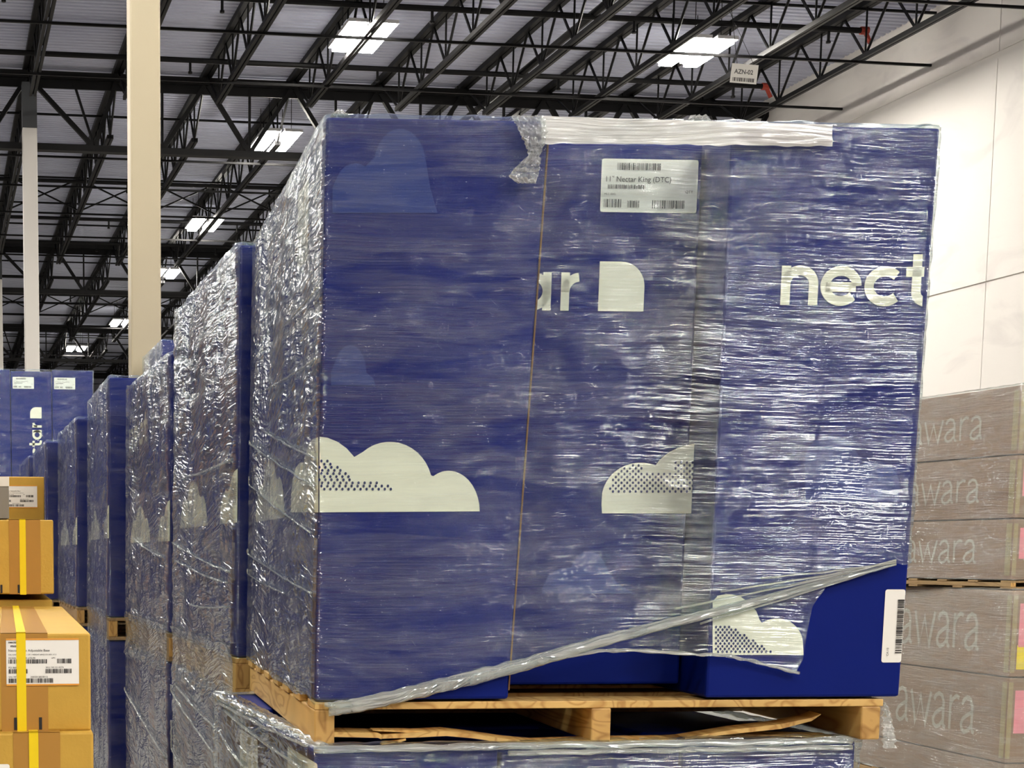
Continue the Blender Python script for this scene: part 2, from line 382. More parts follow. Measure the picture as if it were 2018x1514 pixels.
# ------------------------------------------------------------------ roof steel
JX = [1.6 + 1.495 * i for i in range(9)]
GY = [13.4, 29.0, 44.6, 60.2, 75.8]
ORD = ['first', 'second', 'third', 'fourth', 'fifth', 'sixth', 'seventh', 'eighth', 'ninth', 'tenth', 'eleventh', 'twelfth']
BAY = ['nearest bay', 'second bay back', 'third bay back', 'farthest bay']
def joist(X, y0, y1, i, b):
    t = empty('roof_joist', (X, (y0 + y1) / 2, 9.2),
              'black open-web roof joist, %s from the white wall, %s' % (ORD[len(JX) - 1 - i], BAY[b]), 'roof joist', 'black roof joists in parallel rows')
    m = MB(); m.box(X - .085, X - .008, y0, y1, 9.415, 9.495); m.box(X + .008, X + .085, y0, y1, 9.415, 9.495); m.build('top_chord', 'black_steel', t)
    m = MB(); m.box(X - .055, X - .01, y0 + 1.25, y1 - 1.25, 8.69, 8.755); m.box(X + .01, X + .055, y0 + 1.25, y1 - 1.25, 8.69, 8.755); m.build('bottom_chord', 'black_steel', t)
    m = MB(); pts = [(X, y0 + .12, 9.43), (X, y0 + 1.3, 8.74)]; yy = y0 + 1.3; npan = 10; st = (y1 - y0 - 2.6) / npan
    for k in range(npan):
        pts += [(X, yy + st / 2, 9.44), (X, yy + st, 8.73)]; yy += st
    pts.append((X, y1 - .12, 9.43))
    for a, c in zip(pts[:-1], pts[1:]): m.tube([a, c], .021, 5)
    for k in range(npan + 1):
        q = y0 + 1.3 + st * k; m.tube([(X, q, 8.74), (X, q, 9.44)], .016, 5)
    m.build('web_rods', 'black_steel', t)
for b in range(4):
    for i, X in enumerate(JX): joist(X, GY[b] + .02, GY[b + 1] - .02, i, b)
for gi, Y in enumerate(GY[1:]):
    t = empty('roof_girder', (8.2, Y, 8.8), 'heavy black truss girder carrying the joists, %s of the four going back' % ORD[gi], 'girder', 'black truss girders across the hall')
    m = MB(); m.box(.0, WX - .02, Y - .09, Y + .09, 9.30, 9.415); m.box(.0, WX - .02, Y - .012, Y + .012, 9.16, 9.30); m.build('top_chord', 'girder_steel', t)
    m = MB(); m.box(.0, 14.3, Y - .09, Y + .09, 8.15, 8.25); m.build('bottom_chord', 'girder_steel', t)
    JJ = [JX[0] - 1.495] + JX + [JX[-1] + 1.2]
    for k in range(len(JJ) - 1):
        a, c = JJ[k], JJ[k + 1]; mid = (a + c) / 2
        if True:
            if k == 1: mid = a + 1.10
            m = MB(); m.beam((a + .03, Y, 9.3), (mid, Y, 8.22), .09, .07); m.build('diagonal', 'girder_steel', t)
        m = MB(); m.beam(((a + c) / 2, Y, 9.3), (mid, Y, 8.22), .04, .04); m.build('vertical', 'girder_steel', t)
        if True:
            m = MB(); m.beam((mid, Y, 8.22), (c - .03, Y, 9.3), .09, .07); m.build('diagonal', 'girder_steel', t)
# bridging rows
for b in range(4):
    L_ = GY[b + 1] - GY[b]
    for k, f in enumerate((.17, .33, .5, .67, .83)):
        Y = GY[b] + L_ * f
        if Y < 19: continue
        t = empty('joist_bridging', (8, Y, 9.1), 'thin black bridging rods crossing all the joists, %s row in the %s' % (ORD[k], BAY[b]), 'bridging', 'bridging rows between the joists')
        m = MB(); m.box(.0, WX - .01, Y - .018, Y + .018, 9.385, 9.42); m.build('top_rod', 'black_steel', t)
        m = MB(); m.box(.0, WX - .01, Y + .05, Y + .086, 8.66, 8.695); m.build('bottom_rod', 'black_steel', t)
        if k == 2:
            for i in range(len(JX) - 1):
                m = MB(); m.beam((JX[i], Y + .12, 9.42), (JX[i + 1], Y + .12, 8.75), .03, .03); m.beam((JX[i], Y + .16, 8.75), (JX[i + 1], Y + .16, 9.42), .03, .03)
                m.build('cross_brace', 'black_steel', t)
# sprinkler pipes with red caps
for k, Y in enumerate((20.9, 23.85, 26.85, 32.7, 35.7, 39.6, 42.6, 48.0, 51.1)):
    t = empty('sprinkler_pipe', (8, Y, 9.1), 'dark sprinkler branch pipe running crosswise under the deck, %s of nine' % ORD[k], 'sprinkler pipe', 'sprinkler branch pipes')
    m = MB(); m.tube([(-.5, Y, 9.1), (13.5, Y, 9.1)], .042, 8); m.build('pipe', 'black_steel', t)
    m = MB(); m.tube([(13.5, Y, 9.1), (13.62, Y, 9.1)], .058, 8); m.tube([(13.58, Y, 9.08), (13.66, Y, 8.93)], .035, 6); m.build('end_fitting', 'red_cap', t)
    for j in range(5):
        xx = 1.0 + 3.0 * j; m = MB(); m.tube([(xx, Y, 9.07), (xx, Y, 8.93)], .022, 6); m.tube([(xx, Y, 8.93), (xx, Y, 8.90)], .035, 6); m.build('sprinkler_head', 'black_steel', t)
m = MB(); m.tube([(9.40, 14, 9.15), (9.40, 76, 9.15)], .06, 8)
tag(m.build('sprinkler_main', 'black_steel', loc=(9.4, 45, 9.15)), 'long dark sprinkler main running away from the camera beside a joist', 'sprinkler pipe')

# ------------------------------------------------------------------ columns
def column(X, Y, mat, label, band):
    t = empty('steel_column', (X, Y, 0), label, 'column')
    m = MB(); m.box(X - .12, X + .12, Y - .12, Y + .12, -0.13, 8.43 if band else 9.28); m.build('shaft', mat, t, bevel=.015)
    if band: m = MB(); m.box(X - .12, X + .12, Y - .12, Y + .12, 8.43, 9.15); m.build('dark_top', 'column_grey', t)
    m = MB(); m.box(X - .25, X + .25, Y - .25, Y + .25, -.15, -.125); m.build('base_plate', mat, t)
column(1.67, 13.72, 'column_cream', 'cream painted square steel column, the wide near one behind the wrapped loads', False)
column(1.60, 28.75, 'column_white', 'slim white steel column with a dark grey top, left of the cream column', True)
column(1.60, 44.35, 'column_white', 'distant white steel column cut by the left edge of the photo', True)

# ------------------------------------------------------------------ lamps
def lamp(X, Y, z, label, group=None):
    t = empty('twin_light', (X, Y, z), label, 'ceiling light', group)
    for s in (-1, 1):
        m = MB(); m.box(X + s * .20 - .105, X + s * .20 + .105, Y - .62, Y + .62, z - .05, z); m.build('lens', 'lamp_lens', t)
        m = MB(); m.box(X + s * .20 - .16, X + s * .20 + .16, Y - .64, Y + .64, z + .002, z + .05); m.build('housing', 'housing', t)
        for dy in (-.4, .4):
            m = MB(); m.tube([(X + s * .20, Y + dy, z + .05), (X + s * .2, Y + dy, 9.5)], .006, 4); m.build('hanger', 'black_steel', t)
vis = [(6.15, 24.45), (6.12, 30.64), (6.06, 38.5), (6.08, 45.3), (5.97, 55.1)]
for k, (X, Y) in enumerate(vis): lamp(X, Y, 8.86, 'glowing twin-tube ceiling light, %s of the row receding left of the big load' % ORD[k])
lamp(5.06, 62.2, 8.86, 'small glowing ceiling light far back, between the two left columns')
lamp(11.2, 24.4, 8.86, 'glowing ceiling light beside the hanging aisle sign, the rightmost lamp')
off = [(x, y) for x in (-4.0, 6.1) for y in (-17, -10, -3, 4, 11)] + [(6.1, -6.5), (6.1, -13.5), (8.6, -8), (11.2, -10), (11.2, 4), (12.2, 13)] + [(-4.0, 17.5), (-4.0, 24.4), (-4.0, 30.6), (-4.0, 38.5), (-4.0, 45), (-1.6, 14), (11.2, 34), (11.2, 50), (0.5, 10)]  # unseen rows carried on, plus lamps added for glints on the film
for X, Y in off: lamp(X, Y, 8.86, 'glowing twin ceiling light added out of view above or behind the camera', 'lights added outside the picture')

# aisle sign
sp = Vector((10.81, 22.02, 7.88))
t = empty('hanging_sign', sp, 'small white AZN-02 aisle sign hanging from a joist beside the rightmost lamp', 'sign')
ax = Vector((1, 0, -.03)).normalized(); az = Vector((.10, 0, 1)).normalized()
P = lambda x, y, e=0: tuple(sp + ax * x + az * y + Vector((0, -e, 0)))
m = MB(); m.hexa([P(-.19, -.12, -.004), P(.19, -.12, -.004), P(.19, -.12, .0), P(-.19, -.12, 0), P(-.19, .13, -.004), P(.19, .13, -.004), P(.19, .13, 0), P(-.19, .13, 0)]); m.build('panel', 'label_paper', t)
m = MB(); text(m, lambda x, y: P(x, y, .003), 'AZN-02', -.145, .0, .06, .95, 0, bold=.02); m.build('lettering', 'grey_ink', t)
m = MB(); barcode(m, lambda x, y: P(x, y, .003), -.16, -.10, .16, -.05, 30, 0, 3); m.build('barcode', 'ink', t)
for sx in (-.12, .12):
    m = MB(); m.tube([P(sx, .13), (10.575, 22.02 + sx * .3, 8.71)], .004, 4); m.build('hanger', 'black_steel', t)

# =================================================================== LOADS
EPS = .0012
def fp(fr, v): return lambda u, w: fr.w(u, v, w)        # placer on a front face (v constant)
def lp(fr, u): return lambda v, w: fr.w(u, v, w)        # placer on a left face
def body(fr, u0, u1, v0, v1, w0, w1, mat, parent, t0=0.0, t1=0.0):
    m = MB(); c = [(u0, v0, w0), (u1, v0, w0), (u1, v1, w0), (u0, v1, w0), (u0 + t0, v0, w1), (u1 + t1, v0, w1), (u1 + t1, v1, w1), (u0 + t0, v1, w1)]
    m.hexa([fr.w(*p) for p in c]); m.build('carton', mat, parent, bevel=.005)
SIDECLOUD = [(0, .0), (0, .132), (.05, .128), (.09, .114), (.125, .088), (.15, .082), (.19, .086), (.225, .076), (.26, .05), (.28, .02), (.285, 0)]
def dots(m, place, x0, x1, y0, y1, inside, pitch=.0105, r=.0022, mi=1):
    j = 0; y = y0
    while y < y1:
        x = x0 + (pitch / 2 if j % 2 else 0)
        while x < x1:
            if inside(x, y):
                m.add([place(x + r * math.cos(R(a)), y + r * 1.15 * math.sin(R(a))) for a in range(0, 360, 60)], [(0, 1, 2, 3, 4, 5)], mi)
            x += pitch
        y += pitch / 2; j += 1
def side_cloud(fr, u, v0, w0, parent, flip=False, vmax=.385, scale=1.0):
    m = MB(); pts = [((vmax - x * scale) if flip else x * scale, y * scale) for x, y in SIDECLOUD]
    poly_on(m, [fr.w(u - EPS, v0 + a, w0 + b) for a, b in pts])
    dots(m, lambda x, y: fr.w(u - 2 * EPS, v0 + x, w0 + y), .01, .2, .045, .10, lambda x, y: x + y * .9 < .18 and not flip)
    m.build('cloud_print', ['white_print', 'dot_print'], parent)
def ship_label(place, place2, parent, name='shipping_label', W=.172, H=.091, title='11" Nectar King (DTC)', seed=1):
    m = MB(); rect(m, place, 0, 0, W, H, 0, .004); lab = m.build(name, 'label_paper', parent)
    m = MB()
    text(m, place2, title, .006, .052, .0095, .95, 0)
    barcode(m, place2, .028, .072, .108, .084, 36, 0, seed); barcode(m, place2, .012, .040, .08, .047, 40, 0, seed + 1)
    text(m, place2, 'MLC-0042', .006, .029, .0035, 1, 0); text(m, place2, 'QTY', .15, .034, .005, 1, 0)
    barcode(m, place2, .006, .008, .04, .022, 16, 0, seed + 2); barcode(m, place2, .048, .008, .07, .02, 12, 0, seed + 3); barcode(m, place2, .092, .007, .152, .021, 26, 0, seed + 4)
    m.build('label_printing', 'grey_ink', lab); return lab

def pallet(fr, W, D, h, label, mat='wood', broken=False, stringers=None):
    """stringer pallet; frame origin at the load base (pallet top), pallet hangs below it"""
    t = empty('wooden_pallet', fr.w(0, 0, -h), label, 'pallet')
    dk = .013
    st = stringers or [(0.0, .038), (W / 2 - .019, W / 2 + .019), (W - .038, W)]
    bot = 0 if not broken else 0
    for a, b in st:
        m = MB(); m.box(a, b, 0, D, -h + dk * (0 if broken else 1), -dk, fr, 0)
        m.f[2], m.mi[2] = m.f[2], 1
        m.build('stringer', [mat, 'wood_end'], t, bevel=.003)
    nb = 7; bw = .095; g = (D - nb * bw) / (nb - 1)
    for k in range(nb):
        v = k * (bw + g); m = MB(); m.box(-.004 if k else .0, W + .004, v, v + bw, -dk, 0, fr); m.build('deck_board', mat, t, bevel=.0015)
    if not broken:
        for k in range(5):
            v = k * (D - bw) / 4; m = MB(); m.box(0, W, v, v + bw, -h, -h + dk, fr); m.build('bottom_board', mat, t)
    else:
        for k in range(2, 5):
            v = k * (D - bw) / 4; m = MB(); m.box(.04, W - .04, v, v + bw, -h + .001, -h + .008, fr); m.build('bottom_board', 'wood_grey', t)
    return t

def smooth_noise(x, y, seed=0.0): return mn.noise(Vector((x, y, seed)))
def film(name, fr, W, D, H, parent, res=.012, amp=.003, top=.0, bot=None, mat_f='film_front', mat_s='film_side', off=.007, w_top=None, faces=('front', 'left', 'right', 'back'), cap=.05, seed=0.0, taper=0.0):
    """tube of stretch film round a load, frilled over the top edge; bot(s) / w_top(s) give its lower and upper border along the front"""
    m = MB(); rc = .012
    path = []; s = 0.0
    def seg(a, b, nrm, tagm):
        nonlocal s
        L_ = math.hypot(b[0] - a[0], b[1] - a[1]); k = max(2, int(L_ / res))
        for i in range(k + 1):
            f = i / k; path.append((a[0] + (b[0] - a[0]) * f, a[1] + (b[1] - a[1]) * f, nrm, s + L_ * f, tagm))
        s += L_
    # start at the back-left corner, along the left side to the front, along the front, along the right, back
    seg((-off, D), (-off, rc), (-1, 0), 1)
    seg((-off + rc * .3, rc * .3 - off), (-off + rc, -off), (-.7, -.7), 0)
    seg((rc, -off), (W - rc, -off), (0, -1), 0)
    seg((W + off - rc * .3, rc * .3 - off), (W + off, rc), (.7, -.7), 1)
    seg((W + off, rc), (W + off, D), (1, 0), 1)
    seg((W + off, D + off), (-off, D + off), (0, 1), 1)
    nz = max(6, int(H / res)) ; rows = nz + 4
    for (u, v, nr, ss, tm) in path:
        wb = bot(u, v, nr) if bot else 0.0
        wt = (w_top(u, v) if w_top else H) + .004
        for j in range(rows):
            if j <= nz:
                f = j / nz; wz = wb + (wt - wb) * f
                d = amp * (smooth_noise(ss * 6, wz * 30, seed) + .6 * smooth_noise(ss * 25, wz * 70, seed + 9)) + amp * .8 * smooth_noise(ss * 2.2, wz * 5, seed + 3)
                d = max(d, -off * .7); ins = 0.0
                uu, vv = u + nr[0] * d, v + nr[1] * d
            else:
                k = j - nz; ins = cap * k / 3; wz = wt + .004 * math.sin(k * 1.1) + .008 * abs(smooth_noise(ss * 18, k * .7, seed + 5))
                uu, vv = u - nr[0] * ins, v - nr[1] * ins
            if taper: uu -= taper * (1 - min(1, wz / H)) * max(0, u / W)
            m.v.append(fr.w(uu, vv, wz)); m.uv.append((ss, wz if j <= nz else wz + ins))
    npth = len(path)
    for i in range(npth - 1):
        for j in range(rows - 1):
            a = i * rows + j; m.f.append((a, a + rows, a + rows + 1, a + 1)); m.mi.append(path[i][4])
    return m.build(name, [mat_f, mat_s], parent, smooth=True)

def sheet(name, fr, grid, parent, mat, v=0.0):
    """crumpled piece of film from rows of (u, w, out) points"""
    m = MB(); r = len(grid); c = len(grid[0]); acc = 0
    for i in range(r):
        for j in range(c):
            u, wz, d = grid[i][j]; m.v.append(fr.w(u, v - d, wz)); m.uv.append((u, wz))
    for i in range(r - 1):
        for j in range(c - 1): a = i * c + j; m.f.append((a, a + 1, a + c + 1, a + c)); m.mi.append(0)
    return m.build(name, mat, parent, smooth=True)

def interp(pts, x):
    if x <= pts[0][0]: return pts[0][1]
    for a, b in zip(pts[:-1], pts[1:]):
        if x <= b[0]: return a[1] + (b[1] - a[1]) * (x - a[0]) / (b[0] - a[0])
    return pts[-1][1]

# ------------------------------------------------------------------ main load (upper, nearest stack)
A = Frame(.652, 2.888, 1.235, -4.9, .012)
AW, AD, AH = 1.080, 1.215, 1.0
pa = pallet(Frame(.652, 2.888, 1.235, -4.9, 0), 1.035, 1.18, .074, 'yellow wooden pallet with splintered bottom board under the big nearest wrapped load', broken=True,
            stringers=[(0.0, .036), (.50, .536), (.999, 1.035)])
PF = Frame(.652, 2.888, 1.235, -4.9, 0)
def plank(pts, th, dep, name, v0=.004):
    m = MB()
    q = [PF.pick_v(x, y, v0) for x, y in pts]; n = len(q)
    vs = []
    for i, (u, wz) in enumerate(q):
        t = th[i] if hasattr(th, '__len__') else th
        vs += [PF.w(u, v0, wz - t / 2), PF.w(u, v0, wz + t / 2), PF.w(u, v0 + dep, wz + t / 2 + .001), PF.w(u, v0 + dep, wz - t / 2)]
    fs = [(3, 2, 1, 0), (4 * n - 4, 4 * n - 3, 4 * n - 2, 4 * n - 1)]
    for i in range(n - 1):
        for k in range(4): fs.append((4 * i + k, 4 * i + (k + 1) % 4, 4 * i + 4 + (k + 1) % 4, 4 * i + 4 + k))
    m.add(vs, fs); m.build(name, 'wood', pa)
plank([(648, 1448), (700, 1449), (745, 1450), (752, 1453)], .0085, .07, 'splintered_board')
plank([(752, 1453), (820, 1449), (880, 1446), (930, 1451), (1000, 1461), (1060, 1466), (1180, 1462), (1320, 1460)], [.006, .009, .009, .008, .007, .006, .006, .005], .06, 'splintered_board')
plank([(735, 1440), (800, 1442), (880, 1447)], [.001, .004, .005], .03, 'splinter', .012)
plank([(752, 1468), (785, 1462), (800, 1458)], [.001, .003, .003], .02, 'splinter', .0)
plank([(1350, 1456), (1450, 1442), (1540, 1432), (1600, 1418), (1618, 1408)], [.003, .008, .009, .006, .001], .05, 'splinter', .03)
plank([(1300, 1459), (1450, 1450), (1640, 1452)], [.003, .005, .003], .05, 'splinter', .06)

rows = [(0.0, .385), (.395, .78), (.79, 1.175)]
cols = [(0.0, .348, 0.0), (.352, .700, .115), (.708, 1.068, 0.0)]
cn = ['left', 'middle', 'right']; rn = ['front', 'second', 'rear']
boxA = {}
for ci, (u0, u1, dv) in enumerate(cols):
    for ri, (v0, v1) in enumerate(rows):
        if ri == 0: v0 += dv
        w0 = .004 + (.016 if ci == 1 else 0)
        extra = {(0, 0): 'tall blue mattress carton at the big load\'s front left, white cloud round its corner',
                 (1, 0): 'tall blue mattress carton set back in the big load\'s front middle, with shipping label',
                 (2, 0): 'tall blue mattress carton at the big load\'s front right, half uncovered, with barcode label'}.get((ci, ri),
                 'upright blue mattress carton in the big nearest load, %s column, %s row' % (cn[ci], rn[ri]))
        t = empty('mattress_box', A.w((u0 + u1) / 2, (v0 + v1) / 2, w0), extra, 'box', 'blue mattress cartons on the pallets')
        body(A, u0, u1, v0, v1, w0, AH - .006 * (ci == 1), 'blue_card', t, (0, .043, .0)[ci], (.038, .0, .012)[ci]); boxA[(ci, ri)] = t
# prints, front-left carton
B = boxA[(0, 0)]
def px_front(pts, v): return [A.w(A.pick_v(x, y, v)[0], v - EPS, A.pick_v(x, y, v)[1]) for x, y in pts]
def px_left(pts): return [A.w(-EPS, *A.pick_u(x, y, 0.0)) for x, y in pts]
def arcpx(cx, cy, rx, ry, a0, a1, n=12): return [(cx + rx * math.cos(R(a0 + (a1 - a0) * i / n)), cy - ry * math.sin(R(a0 + (a1 - a0) * i / n))) for i in range(n + 1)]
m = MB(); cl = [(629.5, 1010), (629.5, 861), (645, 863), (665, 871), (683, 884), (698, 901)] + arcpx(768, 960, 84, 89, 138, 15, 14)[1:] + arcpx(884, 1008, 61, 80, 120, 0, 12)
poly_on(m, px_front(cl, 0.0))
u_, w_ = A.pick_v(629, 1010, 0)
def dot_px(m, spots, v, off=2):
    for x, y in spots:
        u, wz = A.pick_v(x, y, v); r = .0023
        m.add([A.w(u + r * math.cos(R(a)), v - off * EPS, wz + r * 1.2 * math.sin(R(a))) for a in range(0, 360, 60)], [(0, 1, 2, 3, 4, 5)], 1)
spots = []
for j in range(10):
    y = 909 + j * 6.15; xe = [648, 655, 673, 678, 684, 690, 696, 750, 768, 774][j]
    x = 633 + (5.8 if j % 2 else 0) - (4 if j % 4 > 1 else 0)
    while x <= xe: spots.append((x, y)); x += 11.9
dot_px(m, spots, 0.0)
m.build('cloud_print', ['white_print', 'dot_print'], B)
m = MB(); poly_on(m, px_left([(628.5, 1010), (628.5, 862), (618, 865), (610, 876), (604, 893), (600, 912), (592, 912), (584, 922), (578, 945), (575, 975), (574.5, 1010)]))
for j in range(10):
    for k in range(7):
        x = 625 - k * 3.4 - (1.7 if j % 2 else 0)
        if x < 603: continue
        vv, ww = A.pick_u(x, 909 + j * 6.2, 0.0); r = .0023
        m.add([A.w(-2 * EPS, vv + r * math.cos(R(a)), ww + r * math.sin(R(a))) for a in range(0, 360, 60)], [(0, 1, 2, 3, 4, 5)], 1)
m.build('side_cloud_print', ['white_print', 'dot_print'], B)
m = MB(); poly_on(m, px_front([(655, 370)] + arcpx(700, 372, 40, 50, 150, 60, 6) + arcpx(788, 330, 52, 76, 165, 20, 12) + [(848, 372), (862, 420), (655, 420)], 0.0)); m.build('faint_cloud_print', 'faint_print', B)
m = MB(); poly_on(m, px_front([(652, 735)] + arcpx(690, 735, 32, 55, 150, 0, 8) + [(735, 745), (740, 760), (652, 760)], 0.0)); m.build('faint_cloud_print', 'faint_print', B)
for v0 in (.395, .79): side_cloud(A, 0.0, v0, .335, boxA[(0, 1 if v0 < .5 else 2)], flip=(v0 < .5))
ship_label(lambda x, y: A.w(-EPS, .36 - x * .9, .80 + y * 1.6), lambda x, y: A.w(-2 * EPS, .36 - x * .9, .80 + y * 1.6), B, seed=9)
# middle carton
B = boxA[(1, 0)]; V = .115
u0, w0 = A.pick_v(1182, 418, V); ship_label(lambda x, y: A.w(u0 + x * 1.03, V - EPS, w0 + y * 1.02), lambda x, y: A.w(u0 + x * 1.03, V - 2 * EPS, w0 + y * 1.02), B)
m = MB(); u1, w1 = A.pick_v(1148, 613, V); ue = u1; xh = .0675
cl_ = lambda q: (max(q[0], cols[1][0] + .030), q[1])
pl = lambda x, y: A.w(x, V - EPS, w1 + y)
letters(m, 'ar', pl, xh, .23, GEO, 1.0, ue - 1.88 * xh, clip=cl_)
ul, _ = A.pick_v(1178, 613, V); dlogo(m, pl, ul, 0, .0875); m.build('lettering', 'white_print', B)
m = MB(); poly_on(m, px_front([(1369, 1012), (1186, 1012), (1185, 995)] + arcpx(1262, 985, 77, 73, 170, 75, 10) + [(1283, 915)] + arcpx(1378, 965, 102, 90, 148, 96, 8) + [(1370, 875)], V))
sp2 = []
for j in range(11):
    y = 912 + j * 5.7; x = 1196 + (5.6 if j % 2 else 0)
    while x < 1366:
        l = 1262 - 70 * math.sqrt(max(0, 1 - ((985 - y) / 73) ** 2)) if y < 985 else 1190
        if x > l + 4 and not (j < 4 and 1268 < x < 1330 - (4 - j) * 0): sp2.append((x, y))
        x += 11.2
dot_px(m, sp2, V); m.build('cloud_print', ['white_print', 'dot_print'], B)
m = MB(); poly_on(m, px_front([(1068, 1170), (1068, 1160), (1080, 1135), (1105, 1120), (1125, 1118)] + arcpx(1160, 1135, 37, 48, 160, 20, 10) + [(1215, 1150), (1250, 1170)], V)); m.build('faint_cloud_print', 'faint_print', B)
m = MB(); m.hexa([A.w(*q) for q in ((.347, -.001, .02), (.3495, -.001, .02), (.3495, .008, .02), (.347, .008, .02), (.385, -.001, .99), (.3875, -.001, .99), (.3875, .008, .99), (.385, .008, .99))]); m.build('bare_board_edge', 'seam_edge', boxA[(0, 0)])
# right carton
B = boxA[(2, 0)]
m = MB(); un, wn = A.pick_v(1536, 601, 0); un2, _ = A.pick_v(1832, 601, 0); pl = lambda x, y: A.w(x, -EPS, wn + y)
xh = .067; adv = .95 + 1.06 + 1.00 + .62; sx = (un2 - un) / (adv * xh)
letters(m, 'nect', pl, xh, .25, GEO, sx, un, clip=lambda q: (min(q[0], cols[2][1] - .002), q[1])); m.build('lettering', 'white_print', B)
m = MB(); poly_on(m, px_front([(1404, 1291), (1404, 1185), (1415, 1174), (1432, 1171), (1455, 1174), (1475, 1187), (1490, 1205), (1497, 1223)] + arcpx(1531, 1270, 51, 51, 125, 0, 12) + [(1583, 1291)], 0))
sp3 = [(1410 + i * 8.6 + (4.3 if j % 2 else 0), 1236 + j * 5.4) for j in range(10) for i in range(0, 4 + j)]
dot_px(m, sp3, 0.0); m.build('cloud_print', ['white_print', 'dot_print'], B)
m = MB(); poly_on(m, px_front([(1586, 905)] + arcpx(1640, 905, 54, 46, 180, 60, 10) + [(1690, 895), (1698, 910)] + arcpx(1722, 955, 50, 46, 140, 0, 10) + [(1772, 990), (1586, 990)], 0)); m.build('faint_cloud_print', 'faint_print', B)
# barcode label running round its right corner
ub, wb_ = A.pick_v(1736, 1306, 0); ut, wt_ = A.pick_v(1736, 1162, 0)
m = MB(); rect(m, lambda x, y: A.w(x, -EPS, y), ub, wb_, cols[2][1] - .001, wt_, 0, .004); lab = m.build('barcode_label', 'label_paper', B)
m = MB(); barcode(m, lambda x, y: A.w(x, -2 * EPS, y), ub + .024, wb_ + .017, cols[2][1] - .002, wt_ - .018, 40, 0, 5, True); m.build('barcode', 'ink', lab); m = MB()
text(m, lambda x, y: A.w(ub + .012 - y, -2 * EPS, wb_ + .012 + x), 'CA-10', 0, 0, .004, 1, 0); m.build('label_printing', 'ink', lab)

# stretch film of the main load
fa = empty('stretch_film', A.w(AW / 2, AD / 2, 0.0), 'clear glossy stretch film on the big nearest load, lower edge gathered into a rope', 'stretch film')
hem = [(648, 1392), (700, 1385), (770, 1371), (850, 1352), (940, 1331), (1020, 1311), (1100, 1288), (1200, 1259), (1300, 1233), (1400, 1209), (1500, 1183), (1600, 1155), (1680, 1134), (1765, 1112)]
low = [(640, 1389), (700, 1393), (760, 1383), (850, 1362), (930, 1338), (1010, 1315), (1080, 1303), (1180, 1283), (1250, 1282), (1370, 1290), (1430, 1292), (1490, 1305), (1575, 1327), (1590, 1300), (1598, 1240), (1608, 1195), (1640, 1146), (1680, 1134), (1765, 1112)]
lowU = [A.pick_v(x, y, 0) for x, y in low]
hemU = [A.pick_v(x, y, 0) for x, y in hem]
def botA(u, v, nr):
    if nr[1] < -.3: return interp(lowU, u) + .0015 * math.sin(u * 210) + .002 * smooth_noise(u * 60, 3, 1)
    if nr[0] > .5: return interp(lowU, 1.03) - v * .3 if v < .6 else .0
    return .0 + .01 * smooth_noise(v * 6, 1, 4)
film('wrap', A, AW, AD, AH, fa, res=.0055, amp=.0028, bot=botA, seed=1.0, off=.005, taper=.012)
def rope(pts, rad, name, parent, fr=A, v=-.012, mat='film_bunched', n=8, seed=0, wob=.3):
    P3 = []; RR = []
    L_ = []
    for (a, b) in zip(pts[:-1], pts[1:]):
        for k in range(10): L_.append((a[0] + (b[0] - a[0]) * k / 10, a[1] + (b[1] - a[1]) * k / 10, k))
    L_.append((*pts[-1], 0))
    for i, (x, y, _) in enumerate(L_):
        u, wz = fr.pick_v(x, y, v); q = smooth_noise(i * .23, seed, 3)
        P3.append(fr.w(u, v + .003 * q, wz + .002 * smooth_noise(i * .3, seed, 8)))
        f = i / len(L_); r = interp(rad, f) if hasattr(rad, '__len__') else rad
        RR.append(r * (1 + wob * smooth_noise(i * .37, seed + 4, 1)))
    m = MB(); m.tube(P3, RR, n); m.uv = [(i // n * .01, (i % n) * .004) for i in range(len(m.v))]
    return m.build(name, mat, parent, smooth=True)
rope(hem, [(0, .007), (.3, .011), (.6, .009), (1, .003)], 'rope_hem', fa)
rope([(x, y + 12 - 12 * i / 13) for i, (x, y) in enumerate(hem)], [(0, .008), (.3, .008), (.7, .005), (1, .002)], 'rope_hem', fa, seed=5)
for k, (x0, y0) in enumerate(((1240, 1240), (1330, 1200), (1420, 1166), (1500, 1140), (1380, 1230))):
    rope([(x0, y0), ((x0 + 1765) / 2, (y0 + 1108) / 2 + 3), (1765, 1104 + 2 * k)], .0022, 'gathered_strand', fa, seed=k, n=5)
# lower ragged border of the skirt
rope([p for p in low if p[0] < 1576], [(0, .004), (.5, .0035), (1, .003)], 'ragged_border', fa, seed=11, n=6, wob=.7)
# knotted tail below the top edge
prof = [(228, 1008, 1072), (245, 1015, 1076), (262, 1024, 1078), (280, 1032, 1074), (296, 1039, 1068), (308, 1040, 1064), (320, 1026, 1064), (334, 1012, 1062), (348, 1001, 1060), (362, 1022, 1056)]
grid = []
for i in range(46):
    y = 228 + 134 * i / 45; a = interp([(p[0], p[1]) for p in prof], y); b = interp([(p[0], p[2]) for p in prof], y); row = []
    for j in range(22):
        f = j / 21; x = a + (b - a) * f + 3 * smooth_noise(i * .5, j * .8, 2); u, wz = A.pick_v(x, y, -.02)
        row.append((u, wz, .022 + .010 * smooth_noise(i * .35, j * 1.3, 7) + .006 * smooth_noise(i * .9, j * 2.2, 1)))
    grid.append(row)
sheet('knotted_tail', A, grid, fa, 'film_bunched')
